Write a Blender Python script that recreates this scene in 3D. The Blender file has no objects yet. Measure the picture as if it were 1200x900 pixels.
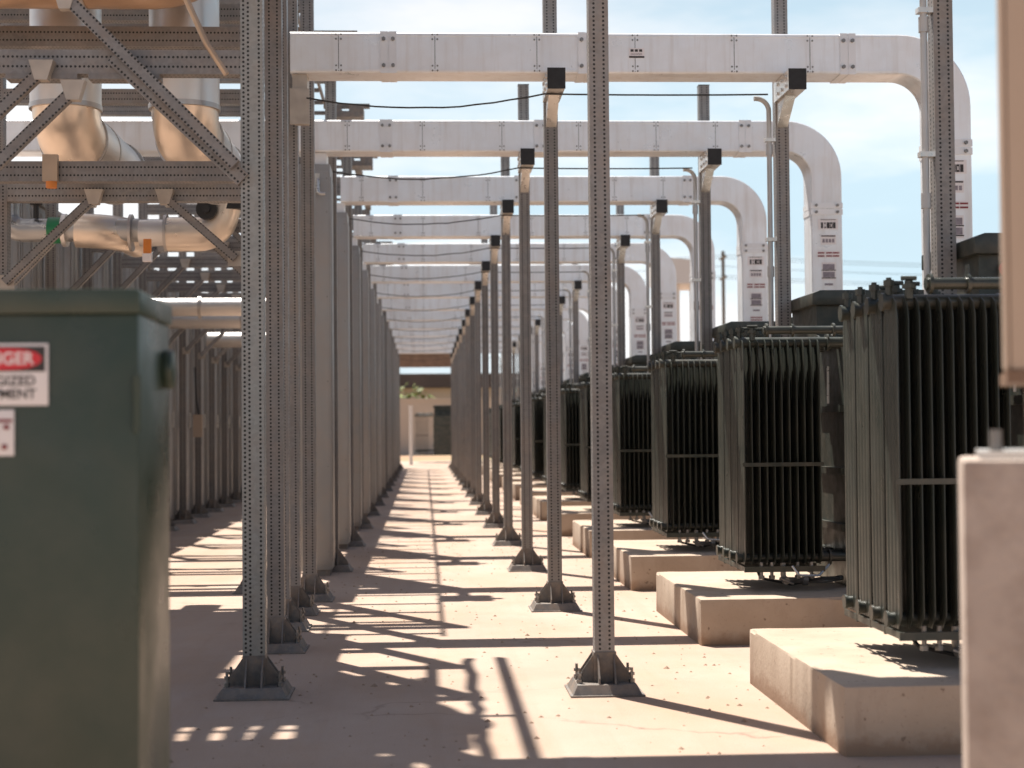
import bpy, bmesh, math, random
from mathutils import Vector, Matrix
random.seed(7)
R = math.radians
SC = bpy.context.scene
COL = SC.collection
V = Vector

# ------------------------------------------------------------------ materials
class NT:
    """tiny node helper"""
    def __init__(s, name):
        s.m = bpy.data.materials.new(name); s.m.use_nodes = True
        s.t = s.m.node_tree; s.n = s.t.nodes; s.l = s.t.links
        s.b = s.n['Principled BSDF']
    def node(s, typ, **kw):
        n = s.n.new(typ)
        for k, v in kw.items(): setattr(n, k, v)
        return n
    def put(s, sock, v):
        if isinstance(v, bpy.types.NodeSocket): s.l.new(v, sock)
        else: sock.default_value = v
    def math(s, op, a, b=0.0, c=0.0):
        n = s.node('ShaderNodeMath', operation=op)
        s.put(n.inputs[0], a); s.put(n.inputs[1], b)
        if op in ('MULTIPLY_ADD', 'COMPARE', 'SMOOTH_MIN'): s.put(n.inputs[2], c)
        return n.outputs[0]
    def pos(s):
        return s.node('ShaderNodeNewGeometry').outputs['Position']
    def scaled(s, vec, sc):
        n = s.node('ShaderNodeMapping'); s.put(n.inputs[0], vec); n.inputs['Scale'].default_value = sc
        return n.outputs[0]
    def noise(s, vec, scale, detail=4, rough=.55):
        n = s.node('ShaderNodeTexNoise'); s.put(n.inputs['Vector'], vec)
        n.inputs['Scale'].default_value = scale; n.inputs['Detail'].default_value = detail
        n.inputs['Roughness'].default_value = rough
        return n.outputs['Fac']
    def ramp(s, f, pts):
        n = s.node('ShaderNodeValToRGB'); s.put(n.inputs[0], f)
        e = n.color_ramp.elements
        while len(e) < len(pts): e.new(.5)
        for el, (p, c) in zip(e, pts):
            el.position = p; el.color = (c[0], c[1], c[2], 1) if hasattr(c, '__len__') else (c, c, c, 1)
        return n.outputs[0]
    def mix(s, f, a, b, mode='MIX'):
        n = s.node('ShaderNodeMix', data_type='RGBA', blend_type=mode)
        s.put(n.inputs[0], f)
        for i, v in ((6, a), (7, b)):
            if isinstance(v, bpy.types.NodeSocket): s.l.new(v, n.inputs[i])
            else: n.inputs[i].default_value = (v[0], v[1], v[2], 1)
        return n.outputs[2]
    def bump(s, h, strength, dist=.01):
        n = s.node('ShaderNodeBump'); s.put(n.inputs['Height'], h)
        n.inputs['Strength'].default_value = strength; n.inputs['Distance'].default_value = dist
        s.l.new(n.outputs[0], s.b.inputs['Normal'])

def mat(name, c, rough=.5, metal=0.0, var=.25, scale=3.0, stretch=(1, 1, 1), dust=None, dust_amt=0.0,
        bump=0.0, bscale=60, holes=None, pitch=.02, hr=.0056, spangle=0.0, tone=0.0, streak=None):
    t = NT(name); p = t.pos()
    ps = t.scaled(p, stretch)
    f = t.noise(ps, scale, 6)
    lo = [max(0, x * (1 - var)) for x in c]; hi = [min(1, x * (1 + var)) for x in c]
    col = t.ramp(f, [(.3, lo), (.7, hi)])
    if spangle:
        vo = t.node('ShaderNodeTexVoronoi'); t.put(vo.inputs['Vector'], p); vo.inputs['Scale'].default_value = 55
        sep = t.node('ShaderNodeSeparateColor'); t.l.new(vo.outputs['Color'], sep.inputs[0])
        col = t.mix(spangle, col, t.ramp(sep.outputs[0], [(0, [x * .6 for x in c]), (1, [min(1, x * 1.45) for x in c])]))
    if dust:
        d = t.noise(p, scale * 2.7, 7, .65)
        col = t.mix(t.math('MULTIPLY', t.ramp(d, [(.42, 0), (.68, 1)]), dust_amt), col, dust)
    if streak:
        sk = t.noise(t.scaled(p, (9, 9, .7)), 1.6, 5, .6)
        col = t.mix(t.ramp(sk, [(.5, 0), (.72, .55)]), col, streak)
    if tone:
        oi = t.node('ShaderNodeObjectInfo').outputs['Random']
        v = t.math('MULTIPLY_ADD', oi, 2 * tone, 1 - tone)
        cx = t.node('ShaderNodeCombineColor')
        for k in range(3): t.l.new(v, cx.inputs[k])
        col = t.mix(1.0, col, cx.outputs[0], 'MULTIPLY')
    rv = t.ramp(t.noise(p, scale * 4, 4), [(.3, max(0, rough - .1)), (.7, min(1, rough + .12))])
    if holes:
        uv = t.node('ShaderNodeUVMap', uv_map='uv').outputs[0]
        sp = t.node('ShaderNodeSeparateXYZ'); t.l.new(uv, sp.inputs[0])
        acc = None
        for (u0, ph) in holes:
            du = t.math('SUBTRACT', sp.outputs[0], u0)
            dv = t.math('SUBTRACT', t.math('FLOORED_MODULO', t.math('ADD', sp.outputs[1], ph * pitch), pitch), pitch / 2)
            d2 = t.math('ADD', t.math('MULTIPLY', du, du), t.math('MULTIPLY', dv, dv))
            h = t.math('LESS_THAN', d2, hr * hr)
            acc = h if acc is None else t.math('MAXIMUM', acc, h)
        col = t.mix(acc, col, (.012, .011, .010))
        t.put(t.b.inputs['Metallic'], t.math('MULTIPLY', t.math('SUBTRACT', 1.0, acc), metal))
    else:
        t.b.inputs['Metallic'].default_value = metal
    t.l.new(col, t.b.inputs['Base Color']); t.l.new(rv, t.b.inputs['Roughness'])
    if bump: t.bump(t.noise(p, bscale, 5, .6), bump, .006)
    return t.m

C2 = [(-.022, 0), (.022, 0)]
C3 = [(-.036, 0), (-.015, .5), (.034, 0)]
M = {}
DUST = (.36, .26, .19)
M['strut'] = mat('galvanized_strut', (.215, .205, .20), .5, .45, .22, 2.5, (1, 1, .25), DUST, .25, holes=C2, spangle=.2, tone=.13)
M['strut3'] = mat('galvanized_strut_wide', (.27, .275, .265), .5, .45, .22, 2.5, (1, 1, .25), DUST, .2, holes=C3, spangle=.2, tone=.13)
M['galv'] = mat('galvanized_plate', (.175, .16, .148), .6, .3, .3, 6, dust=DUST, dust_amt=.5, spangle=.25, tone=.13)
M['panel'] = mat('cabinet_panel', (.275, .27, .262), .5, .25, .14, 1.6, (1, 1, .2), DUST, .25, tone=.13)
M['panel_light'] = mat('cabinet_panel_light', (.36, .35, .34), .48, .25, .14, 1.6, (1, 1, .2), DUST, .2)
M['duct'] = mat('busway_aluminium', (.79, .815, .845), .36, .22, .05, 1.3, dust=(.60, .52, .45), dust_amt=.25, bump=.02, bscale=9, tone=.05, streak=(.60, .56, .53))
M['duct_plate'] = mat('busway_joint', (.74, .74, .75), .38, .2, .08, 3)
M['bolt'] = mat('bolt_steel', (.22, .21, .2), .4, .8, .3, 20)
M['zinc'] = mat('zinc_bright', (.62, .60, .57), .32, .7, .15, 6)
M['cap'] = mat('black_cap', (.012, .011, .011), .55, 0, .2, 10)
M['black'] = mat('black_rubber', (.016, .015, .015), .5, 0, .2, 10)
M['conduit'] = mat('conduit_grey', (.42, .42, .42), .4, .5, .15, 4)
M['green'] = mat('transformer_green', (.026, .032, .026), .38, 0, .25, 3, (1, 1, .3), (.20, .155, .115), .22, tone=.13)
M['fin'] = mat('radiator_green', (.033, .038, .031), .36, 0, .12, 1.5, (1, 1, .6), (.16, .13, .10), .16, tone=.13)
M['cabgreen'] = mat('cabinet_green', (.026, .043, .029), .33, 0, .10, 1.5, dust=(.2, .17, .13), dust_amt=.12)
M['clad'] = mat('pipe_cladding', (.66, .63, .60), .40, .8, .04, 2.5)
M['band'] = mat('cladding_band', (.45, .42, .40), .35, .85, .1, 6)
M['steelpipe'] = mat('steel_pipe', (.40, .40, .40), .34, .7, .15, 4)
M['valve'] = mat('valve_green', (.01, .16, .06), .4, 0, .2, 6)
M['orange'] = mat('orange_paint', (.62, .2, .03), .5, 0, .2, 8)
M['tan'] = mat('tan_paint', (.40, .31, .24), .5, .0, .1, 2, (1, 1, .2))
M['rust'] = mat('rusty_primer', (.23, .07, .045), .6, .1, .35, 9)
M['concrete_rough'] = mat('pedestal_concrete', (.40, .325, .275), .9, 0, .14, 5, dust=(.17, .11, .08), dust_amt=.35, bump=.6, bscale=40)
M['white'] = mat('white_plate', (.74, .70, .70), .45, 0, .06, 5)
M['ink'] = mat('dark_ink', (.03, .025, .025), .5, 0, .1, 5)
M['greyink'] = mat('grey_ink', (.25, .22, .25), .5, 0, .2, 40)
M['redink'] = mat('dark_red_ink', (.22, .03, .035), .5, 0, .1, 5)
M['red'] = mat('sign_red', (.58, .02, .035), .4, 0, .06, 5)
M['copper'] = mat('tan_conduit', (.42, .31, .22), .4, .4, .15, 5)
M['wallfar'] = mat('pale_render', (.50, .42, .35), .8, 0, .1, .6)
M['wallwhite'] = mat('pale_cladding', (.62, .58, .54), .7, 0, .08, .6)
M['darkroof'] = mat('dark_eaves', (.08, .06, .055), .7, 0, .2, 1)
M['leaf'] = mat('leaf', (.13, .15, .028), .6, 0, .5, 3)
M['leaf_dark'] = mat('leaf_dark', (.035, .06, .02), .6, 0, .5, 3)
M['elbow_metal'] = mat('elbow_jacket', (.72, .62, .52), .37, .85, .05, 2.5)
M['gusset'] = mat('hinge_zinc', (.42, .37, .32), .5, .4, .2, 9)
M['brown'] = mat('brown_paint', (.20, .12, .075), .55, .1, .2, 6)
M['brown_reflection'] = mat('ground_reflection_jacket', (.42, .27, .17), .38, .6, .15, 2.5)  # brown base colour stands in for ground reflected in a silver jacket
M['bark'] = mat('bark', (.12, .09, .065), .9, 0, .3, 8)

# concrete pads: pale, dusty, with a darker damp foot and chips
def pad_mat():
    t = NT('pad_concrete'); p = t.pos()
    a = t.ramp(t.noise(p, 2.2, 7, .6), [(.3, (.36, .275, .205)), (.7, (.46, .365, .285))])
    st = t.ramp(t.noise(t.scaled(p, (3, 3, .8)), 3.5, 6, .7), [(.55, 0), (.75, .45)])
    a = t.mix(st, a, (.30, .215, .16))
    sz_ = t.node('ShaderNodeSeparateXYZ'); t.l.new(p, sz_.inputs[0])
    foot = t.ramp(t.math('SUBTRACT', t.math('MULTIPLY', t.noise(p, 9, 5, .65), .16), sz_.outputs[2]), [(0, 0), (.05, .75)])
    a = t.mix(foot, a, (.27, .17, .11))
    sp = t.ramp(t.noise(p, 70, 3), [(.62, 0), (.72, .5)])
    a = t.mix(sp, a, (.3, .22, .17))
    bh = t.ramp(t.noise(p, 26, 2, .5), [(.70, 0), (.73, .8)])
    a = t.mix(bh, a, (.20, .14, .10))
    t.l.new(a, t.b.inputs['Base Color']); t.b.inputs['Roughness'].default_value = .93
    t.bump(t.noise(p, 45, 7, .65), .35, .008)
    return t.m
M['pad'] = pad_mat()

def ground_mat():
    t = NT('dusty_concrete'); p = t.pos()
    a = t.ramp(t.noise(p, .55, 8, .6), [(.3, (.34, .245, .186)), (.5, (.40, .296, .233)), (.72, (.445, .344, .278))])
    dust = t.ramp(t.noise(t.scaled(p, (1.0, .35, 1)), 1.3, 8, .65), [(.45, 0), (.7, .6)])
    a = t.mix(dust, a, (.39, .245, .155))
    stain = t.ramp(t.noise(p, 2.7, 6, .7), [(.58, 0), (.76, .6)])
    a = t.mix(stain, a, (.30, .22, .17))
    speck = t.ramp(t.noise(p, 38, 3, .6), [(.68, 0), (.74, .8)])
    a = t.mix(speck, a, (.23, .15, .10))
    wob = t.node('ShaderNodeVectorMath', operation='ADD'); t.l.new(p, wob.inputs[0])
    nz = t.node('ShaderNodeTexNoise'); t.l.new(p, nz.inputs['Vector']); nz.inputs['Scale'].default_value = 2.2; nz.inputs['Detail'].default_value = 6
    sc_ = t.node('ShaderNodeVectorMath', operation='SCALE'); t.l.new(nz.outputs['Color'], sc_.inputs[0]); sc_.inputs['Scale'].default_value = .55
    t.l.new(sc_.outputs[0], wob.inputs[1])
    vo = t.node('ShaderNodeTexVoronoi', feature='DISTANCE_TO_EDGE'); t.l.new(wob.outputs[0], vo.inputs['Vector']); vo.inputs['Scale'].default_value = .42
    crack = t.math('MULTIPLY', t.ramp(vo.outputs['Distance'], [(.0015, 1), (.005, 0)]), t.ramp(t.noise(p, .9, 3), [(.5, 0), (.62, .7)]))
    a = t.mix(crack, a, (.17, .11, .08))
    sweep = t.ramp(t.noise(t.scaled(p, (5.0, .22, 1)), 1.0, 7, .62), [(.5, 0), (.72, .38)])
    a = t.mix(sweep, a, (.33, .22, .155))
    grain = t.ramp(t.noise(p, 160, 4, .7), [(.3, .86), (.7, 1.1)])
    a = t.mix(1.0, a, grain, 'MULTIPLY')
    # far beyond the slab: dry dirt and scrub
    sep = t.node('ShaderNodeSeparateXYZ'); t.l.new(p, sep.inputs[0])
    far = t.math('GREATER_THAN', t.math('ADD', sep.outputs[1], t.math('MULTIPLY', t.noise(p, .2, 3), 8)), 66.0)
    scrub = t.ramp(t.noise(p, .12, 8, .7), [(.35, (.34, .19, .12)), (.55, (.30, .22, .12)), (.7, (.12, .12, .04))])
    a = t.mix(far, a, scrub)
    t.l.new(a, t.b.inputs['Base Color']); t.b.inputs['Roughness'].default_value = .92
    h = t.math('ADD', t.math('MULTIPLY', t.noise(p, 6, 7, .6), .6), t.math('MULTIPLY', t.noise(p, 90, 5, .7), .4))
    t.bump(h, .35, .01)
    return t.m
M['ground'] = ground_mat()

# ------------------------------------------------------------------ mesh builder
class MB:
    def __init__(s): s.v = []; s.f = []; s.uv = []; s.mi = []; s.sm = []
    def face(s, idx, uv=None, mi=0, smooth=False):
        s.f.append(tuple(idx)); s.uv.append(uv or [(9, 0)] * len(idx)); s.mi.append(mi); s.sm.append(smooth)
    def obox(s, p0, p1, w, h, side=None, mi=0, shift=0.0):
        """bar from p0 to p1, w across 'side', h across the third axis"""
        p0 = V(p0); p1 = V(p1); d = (p1 - p0); L = d.length; d.normalize()
        if side is None: side = V((0, 1, 0)) if abs(d.y) < .9 else V((1, 0, 0))
        a = V(side); a = (a - d * a.dot(d)).normalized(); b = d.cross(a)
        n = len(s.v)
        for q in (p0, p1):
            for (i, j) in ((-1, -1), (1, -1), (1, 1), (-1, 1)):
                s.v.append(q + a * (i * w / 2) + b * (j * h / 2))
        s.face((n + 3, n + 2, n + 1, n), None, mi); s.face((n + 4, n + 5, n + 6, n + 7), None, mi)
        for k in range(4):
            k2 = (k + 1) % 4; hw = (w if k % 2 == 0 else h) / 2
            s.face((n + k, n + k2, n + 4 + k2, n + 4 + k), [(-hw, 0), (hw, 0), (hw, L), (-hw, L)], mi)
        return s
    def box(s, x0, x1, y0, y1, z0, z1, mi=0):
        dx, dy, dz = x1 - x0, y1 - y0, z1 - z0
        cx, cy, cz = (x0 + x1) / 2, (y0 + y1) / 2, (z0 + z1) / 2
        if dz >= dx and dz >= dy: return s.obox((cx, cy, z0), (cx, cy, z1), dx, dy, (1, 0, 0), mi)
        if dx >= dy: return s.obox((x0, cy, cz), (x1, cy, cz), dy, dz, (0, 1, 0), mi)
        return s.obox((cx, y0, cz), (cx, y1, cz), dx, dz, (1, 0, 0), mi)
    def tube(s, pts, r, seg=10, mi=0, caps=True):
        pts = [V(p) for p in pts]; rr = r if hasattr(r, '__len__') else [r] * len(pts)
        n0 = len(s.v); a = None
        for i, p in enumerate(pts):
            d = (pts[min(i + 1, len(pts) - 1)] - pts[max(i - 1, 0)]).normalized()
            if a is None:
                a = V((0, 0, 1)) if abs(d.z) < .9 else V((1, 0, 0))
            a = (a - d * a.dot(d)).normalized(); b = d.cross(a)
            for k in range(seg):
                t = 2 * math.pi * k / seg
                s.v.append(p + (a * math.cos(t) + b * math.sin(t)) * rr[i])
        for i in range(len(pts) - 1):
            for k in range(seg):
                k2 = (k + 1) % seg; A = n0 + i * seg; B = A + seg
                s.face((A + k, A + k2, B + k2, B + k), None, mi, True)
        if caps:
            s.face([n0 + k for k in reversed(range(seg))], None, mi)
            e = n0 + (len(pts) - 1) * seg
            s.face([e + k for k in range(seg)], None, mi)
        return s
    def cyl(s, p0, p1, r, seg=12, mi=0): return s.tube([p0, p1], r, seg, mi)
    def poly(s, pts, ext, mi=0, smooth=False):
        """closed planar outline pushed along vector ext"""
        pts = [V(p) for p in pts]; e = V(ext); n = len(s.v); k = len(pts)
        s.v += pts + [p + e for p in pts]
        s.face([n + i for i in reversed(range(k))], None, mi); s.face([n + k + i for i in range(k)], None, mi)
        for i in range(k):
            j = (i + 1) % k
            s.face((n + i, n + j, n + k + j, n + k + i), None, mi, smooth)
        return s
    def quad(s, a, b, c, d, mi=0):
        n = len(s.v); s.v += [V(a), V(b), V(c), V(d)]; s.face((n, n + 1, n + 2, n + 3), None, mi); return s
    def mesh(s, name, mats, bevel=0.0, segs=2):
        me = bpy.data.meshes.new(name)
        me.from_pydata([tuple(v) for v in s.v], [], s.f)
        u = me.uv_layers.new(name='uv')
        i = 0
        for f in s.uv:
            for c in f: u.data[i].uv = c; i += 1
        for p, m_, sm in zip(me.polygons, s.mi, s.sm): p.material_index = m_; p.use_smooth = sm
        for m_ in (mats if isinstance(mats, (list, tuple)) else [mats]): me.materials.append(m_)
        bm = bmesh.new(); bm.from_mesh(me)
        if bevel:
            es = [e for e in bm.edges if len(e.link_faces) == 2 and e.calc_face_angle(0) > R(40)]
            bmesh.ops.bevel(bm, geom=es, offset=bevel, segments=segs, profile=.6, affect='EDGES', clamp_overlap=True)
            for f in bm.faces: f.smooth = True
        bmesh.ops.recalc_face_normals(bm, faces=bm.faces)
        bm.to_mesh(me); bm.free()
        if bevel or any(s.sm): me.set_sharp_from_angle(angle=R(38))
        return me
    def obj(s, name, mats, parent=None, bevel=0.0, loc=(0, 0, 0)):
        return link(bpy.data.objects.new(name, s.mesh(name, mats, bevel)), parent, loc)

def link(o, parent=None, loc=None):
    COL.objects.link(o)
    if parent: o.parent = parent
    if loc is not None: o.location = loc
    return o
def tag(o, label, cat, group=None, kind=None):
    if label: o['label'] = label
    if cat: o['category'] = cat
    if group: o['group'] = group
    if kind: o['kind'] = kind
    return o
def thing(name, label, cat, loc=(0, 0, 0), group=None):
    return tag(link(bpy.data.objects.new(name, None), None, loc), label, cat, group)
KIDS = {}
def kids(o):
    return [c for c in bpy.data.objects if c.parent == o]
def snap(o):
    """remember a finished thing's parts once, so copies in loops are cheap"""
    ch = kids(o); KIDS[o.name] = ch
    for c in ch: snap(c)
def dup(o, loc=None, label=None):
    c = o.copy(); COL.objects.link(c)
    if loc is not None: c.location = loc
    if label: c['label'] = label
    for k in KIDS[o.name]:
        d = dup(k); d.parent = c
    return c
def arc(c, a0, a1, r, n, u, w):
    """arc points round c in the plane of unit vectors u, w"""
    c, u, w = V(c), V(u), V(w)
    return [c + u * (r * math.cos(a0 + (a1 - a0) * i / n)) + w * (r * math.sin(a0 + (a1 - a0) * i / n)) for i in range(n + 1)]
def bend(pts, r, n=8):
    """polyline with its corners rounded to radius r"""
    pts = [V(p) for p in pts]; out = [pts[0]]
    for i in range(1, len(pts) - 1):
        p, a, b = pts[i], (pts[i - 1] - pts[i]), (pts[i + 1] - pts[i])
        a.normalize(); b.normalize(); ang = a.angle(b)
        if ang > 3.1: continue
        d = r / math.tan(ang / 2)
        c = p + (a + b).normalized() * (r / math.sin(ang / 2))
        s0, s1 = p + a * d - c, p + b * d - c; om = s0.angle(s1)
        for k in range(n + 1):
            t = k / n
            out.append(c + (s0 * math.sin((1 - t) * om) + s1 * math.sin(t * om)) / math.sin(om))
    out.append(pts[-1]); return out
ORD = ('first second third fourth fifth sixth seventh eighth ninth tenth eleventh twelfth thirteenth fourteenth fifteenth '
       'sixteenth seventeenth eighteenth nineteenth twentieth twenty-first twenty-second twenty-third twenty-fourth '
       'twenty-fifth twenty-sixth twenty-seventh twenty-eighth twenty-ninth thirtieth thirty-first thirty-second').split()

# ------------------------------------------------------------------ camera
CAM_H = 1.2
cd = bpy.data.cameras.new('camera'); cam = link(bpy.data.objects.new('camera', cd))
cd.sensor_width = 36; cd.lens = 57.0; cd.clip_end = 3000; cd.clip_start = .05
Rm = Matrix.Rotation(-math.atan(103 / 1900), 4, 'Z') @ Matrix.Rotation(R(90) + math.atan(52 / 1900), 4, 'X') @ Matrix.Rotation(-R(.5), 4, 'Z')
cam.matrix_world = Matrix.Translation((0, 0, CAM_H)) @ Rm
cd.dof.use_dof = True; cd.dof.focus_distance = 8.8; cd.dof.aperture_fstop = 2.8
SC.camera = cam

# ------------------------------------------------------------------ ground
g = MB(); g.quad((-900, -300, 0), (900, -300, 0), (900, 2400, 0), (-900, 2400, 0))
tag(g.obj('ground', M['ground']), 'pale dusty concrete yard floor crossed by shadows', 'ground', kind='structure')

# ------------------------------------------------------------------ posts
PW = .09
def foot_bm(mb, x, y, w=PW):
    """base plate and flared gussets at (x, y)"""
    b = .155
    mb.poly([(x - b - .012, y - b - .012, 0), (x + b + .012, y - b - .012, 0), (x + b + .012, y + b + .012, 0), (x - b - .012, y + b + .012, 0)], (0, 0, .008))
    n = len(mb.v)
    for (q, z) in ((b, .008), (b * .86, .05)):
        mb.v += [V((x - q, y - q, z)), V((x + q, y - q, z)), V((x + q, y + q, z)), V((x - q, y + q, z))]
    mb.face((n + 3, n + 2, n + 1, n)); mb.face((n + 4, n + 5, n + 6, n + 7))
    for k in range(4): mb.face((n + k, n + (k + 1) % 4, n + 4 + (k + 1) % 4, n + 4 + k))
    h = w / 2
    for s in (-1, 1):
        for o in (-.8 * h, .8 * h):
            mb.poly([(x + s * h, y + o, .05), (x + s * (b * .84), y + o, .05), (x + s * (b * .78), y + o, .075), (x + s * (h + .006), y + o, .175), (x + s * h, y + o, .175)], (0, .007, 0))
            mb.poly([(x + o, y + s * h, .05), (x + o, y + s * (b * .84), .05), (x + o, y + s * (b * .78), .075), (x + o, y + s * (h + .006), .175), (x + o, y + s * h, .175)], (.007, 0, 0))
    # sleeve round the column
    mb.box(x - h - .006, x + h + .006, y - h - .006, y + h + .006, .05, .185)
def bolt_bm(mb, x, y):
    mb.cyl((x, y, .045), (x, y, .118), .0065, 8); mb.cyl((x, y, .05), (x, y, .068), .014, 6); mb.cyl((x, y, .084), (x, y, .097), .013, 6)
me_foot = (lambda m: (foot_bm(m, 0, 0), m.mesh('base_foot', M['galv']))[1])(MB())
me_bolt = (lambda m: (bolt_bm(m, 0, 0), m.mesh('anchor_bolt', M['bolt']))[1])(MB())
BOLTS = [(-.118, -.075), (.118, -.075), (-.118, .075), (.118, .075)]
DUCT_H = 3.50
def make_post(name, label, group, top):
    t = thing(name, label, 'post', (0, 0, 0), group)
    MB().box(-PW / 2, PW / 2, -PW / 2, PW / 2, .05, top).obj('column', M['strut'], t)
    link(bpy.data.objects.new('base_foot', me_foot), t)
    for (x, y) in BOLTS: link(bpy.data.objects.new('anchor_bolt', me_bolt), t, (x, y, 0))
    # the arm that carries the duct: a channel pointing at the viewer with a black end cap
    b = MB(); b.box(-.055, .055, -.50, -PW / 2 - .001, DUCT_H - .135, DUCT_H - .005)
    b.poly([(-.035, -PW / 2, DUCT_H - .136), (-.035, -.30, DUCT_H - .136), (-.035, -PW / 2, DUCT_H - .30)], (.07, 0, 0))
    for y in (-.42, -.3, -.18):
        for z in (.04, .1): b.cyl((-.066, y, DUCT_H - z), (-.054, y, DUCT_H - z), .011, 6)
    br = b.obj('duct_bracket', M['zinc'], t)
    MB().box(-.058, .058, -.506, -.5005, DUCT_H - .138, DUCT_H - .003).obj('end_cap', M['cap'], br)
    MB().box(-PW / 2 - .002, PW / 2 + .002, -PW / 2 - .002, PW / 2 + .002, top, top + .006).obj('top_cap', M['cap'], t)
    snap(t); return t
N = 15; PITCH = 2.98
DUCT_Y = [7.05] + [10.42 + PITCH * i for i in range(N - 1)]
def post_top(i): return 4.08 if i < 3 else 4.34
AX, BX = .86, 2.41
aisle = make_post('strut_post', '', 'perforated posts along the aisle', 4.12)
outer = make_post('strut_post', '', 'perforated posts behind the transformers', 4.12)
for i, dy in enumerate(DUCT_Y):
    la = 'perforated steel post on a flared foot, %s from the front along the open aisle' % ORD[i]
    lb = 'perforated steel post rising behind a transformer radiator, %s from the front in its row' % ORD[i]
    xa = AX - (.05 if i == 0 else 0) + random.uniform(-.006, .006)
    for (pr, x, lab) in ((aisle, xa, la), (outer, BX, lb)):
        if i == 0: pr.location = (x, dy + .33, 0); pr['label'] = lab
        else: dup(pr, (x, dy + .33, 0), lab)

# ------------------------------------------------------------------ busway ducts
DX0, DX1 = -.83, 3.515
HH, DD = .262, .27
def duct_mesh(x0):
    """rectangular aluminium duct: straight run, swept elbow, straight drop"""
    pts = [V((x0, 0, DUCT_H + HH / 2))]; RC = .34
    xc, zc = DX1 - HH / 2 - RC, DUCT_H + HH / 2 - RC
    n = 14; dirs = [V((1, 0, 0))]
    for k in range(n + 1):
        a = math.pi / 2 * (1 - k / n)
        pts.append(V((xc + RC * math.cos(a), 0, zc + RC * math.sin(a)))); dirs.append(V((math.sin(a), 0, -math.cos(a))))
    pts.append(V((DX1 - HH / 2, 0, 2.07))); dirs.append(V((0, 0, -1)))
    c = .008
    prof = [(-HH / 2 + c, 0), (HH / 2 - c, 0), (HH / 2, c), (HH / 2, DD - c), (HH / 2 - c, DD), (-HH / 2 + c, DD), (-HH / 2, DD - c), (-HH / 2, c)]
    m = MB(); K = len(prof)
    for p, d in zip(pts, dirs):
        nrm = V((-d.z, 0, d.x))
        for (a, y) in prof: m.v.append(p + nrm * a + V((0, y, 0)))
    for i in range(len(pts) - 1):
        for k in range(K):
            k2 = (k + 1) % K
            m.face((i * K + k, i * K + k2, (i + 1) * K + k2, (i + 1) * K + k), None, 0, True)
    m.face(list(reversed(range(K)))); m.face([(len(pts) - 1) * K + k for k in range(K)])
    # pressed lips along the upper and lower long edges
    for z in (DUCT_H + .02, DUCT_H + HH - .02): m.box(x0 + .02, xc - .02, -.0035, .0005, z - .004, z + .004)
    return m
def joint_mesh():
    m = MB(); z0, z1 = DUCT_H - .004, DUCT_H + HH + .004
    m.box(-.0039, .0039, -.0025, DD + .0025, z0 + .002, z1 - .002)
    m.box(-.052, -.004, -.006, DD + .006, z0, z1); m.box(.004, .052, -.006, DD + .006, z0, z1)
    for x in (-.03, .03):
        for z in (DUCT_H + .045, DUCT_H + HH - .045): m.cyl((x, -.020, z), (x, -.005, z), .013, 6, 1)
    return m.mesh('joint_plate', [M['duct_plate'], M['bolt']])
def rivet_mesh():
    m = MB()
    for x in (-.016, .016):
        for z in (.014, .045, HH - .045, HH - .014): m.cyl((x, -.004, DUCT_H + z), (x, .001, DUCT_H + z), .0065, 6)
    m.box(-.0022, .0022, -.0012, .0008, DUCT_H + .01, DUCT_H + HH - .01)
    return m.mesh('rivet_seam', M['bolt'])
def drop_joint():
    m = MB(); x0, x1 = DX1 - HH - .004, DX1 + .004
    for (a, b) in ((-.05, -.004), (.004, .05)): m.box(x0, x1, -.006, DD + .006, a, b)
    for z in (-.028, .028):
        for x in (x0 + .045, x1 - .045): m.cyl((x, -.020, z), (x, -.005, z), .013, 6, 1)
    return m.mesh('drop_joint', [M['duct_plate'], M['bolt']])
def sticker_mesh():
    """column of notices on the drop: plates with rows of dark print"""
    m = MB(); xc = DX1 - HH / 2 + .01; z = 2.93
    def plate(w, z0, z1, mi): m.box(xc - w / 2, xc + w / 2, -.0024 if mi == 0 else -.0036, .0 if mi == 0 else -.0026, z0, z1, mi)
    plate(.17, 2.845, 2.935, 0); plate(.13, 2.925, 2.93, 1)
    for k, (w) in enumerate((.018, .012, .024, .022, .022)):
        x = xc - .052 + k * .026
        m.box(x - w / 2, x + w / 2, -.0036, -.0026, 2.855, 2.905, 1)
        if k in (1, 3): m.box(x - .004, x + .004, -.0046, -.0037, 2.868, 2.892, 0)
    plate(.13, 2.72, 2.80, 0); plate(.12, 2.785, 2.795, 1)
    for k in range(4): m.box(xc - .05 + k * .027, xc - .03 + k * .027, -.0036, -.0026, 2.735, 2.765, 2)
    plate(.19, 2.61, 2.665, 0)
    for zz in (2.648, 2.622):
        for (a, b) in ((-.09, -.035), (-.02, .03), (.036, .09)): m.box(xc + a, xc + b, -.0036, -.0026, zz - .006, zz + .006, 3)
    plate(.12, 2.42, 2.57, 0)
    for zz in (2.52, 2.455):
        plate(.10, zz - .012, zz + .034, 2); plate(.12, zz - .022, zz - .014, 1)
    plate(.07, 2.375, 2.392, 2)
    plate(.13, 2.27, 2.33, 0); plate(.12, 2.305, 2.315, 3); plate(.12, 2.28, 2.29, 3)
    return m.mesh('notice_stickers', [M['white'], M['ink'], M['greyink'], M['redink']])
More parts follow.
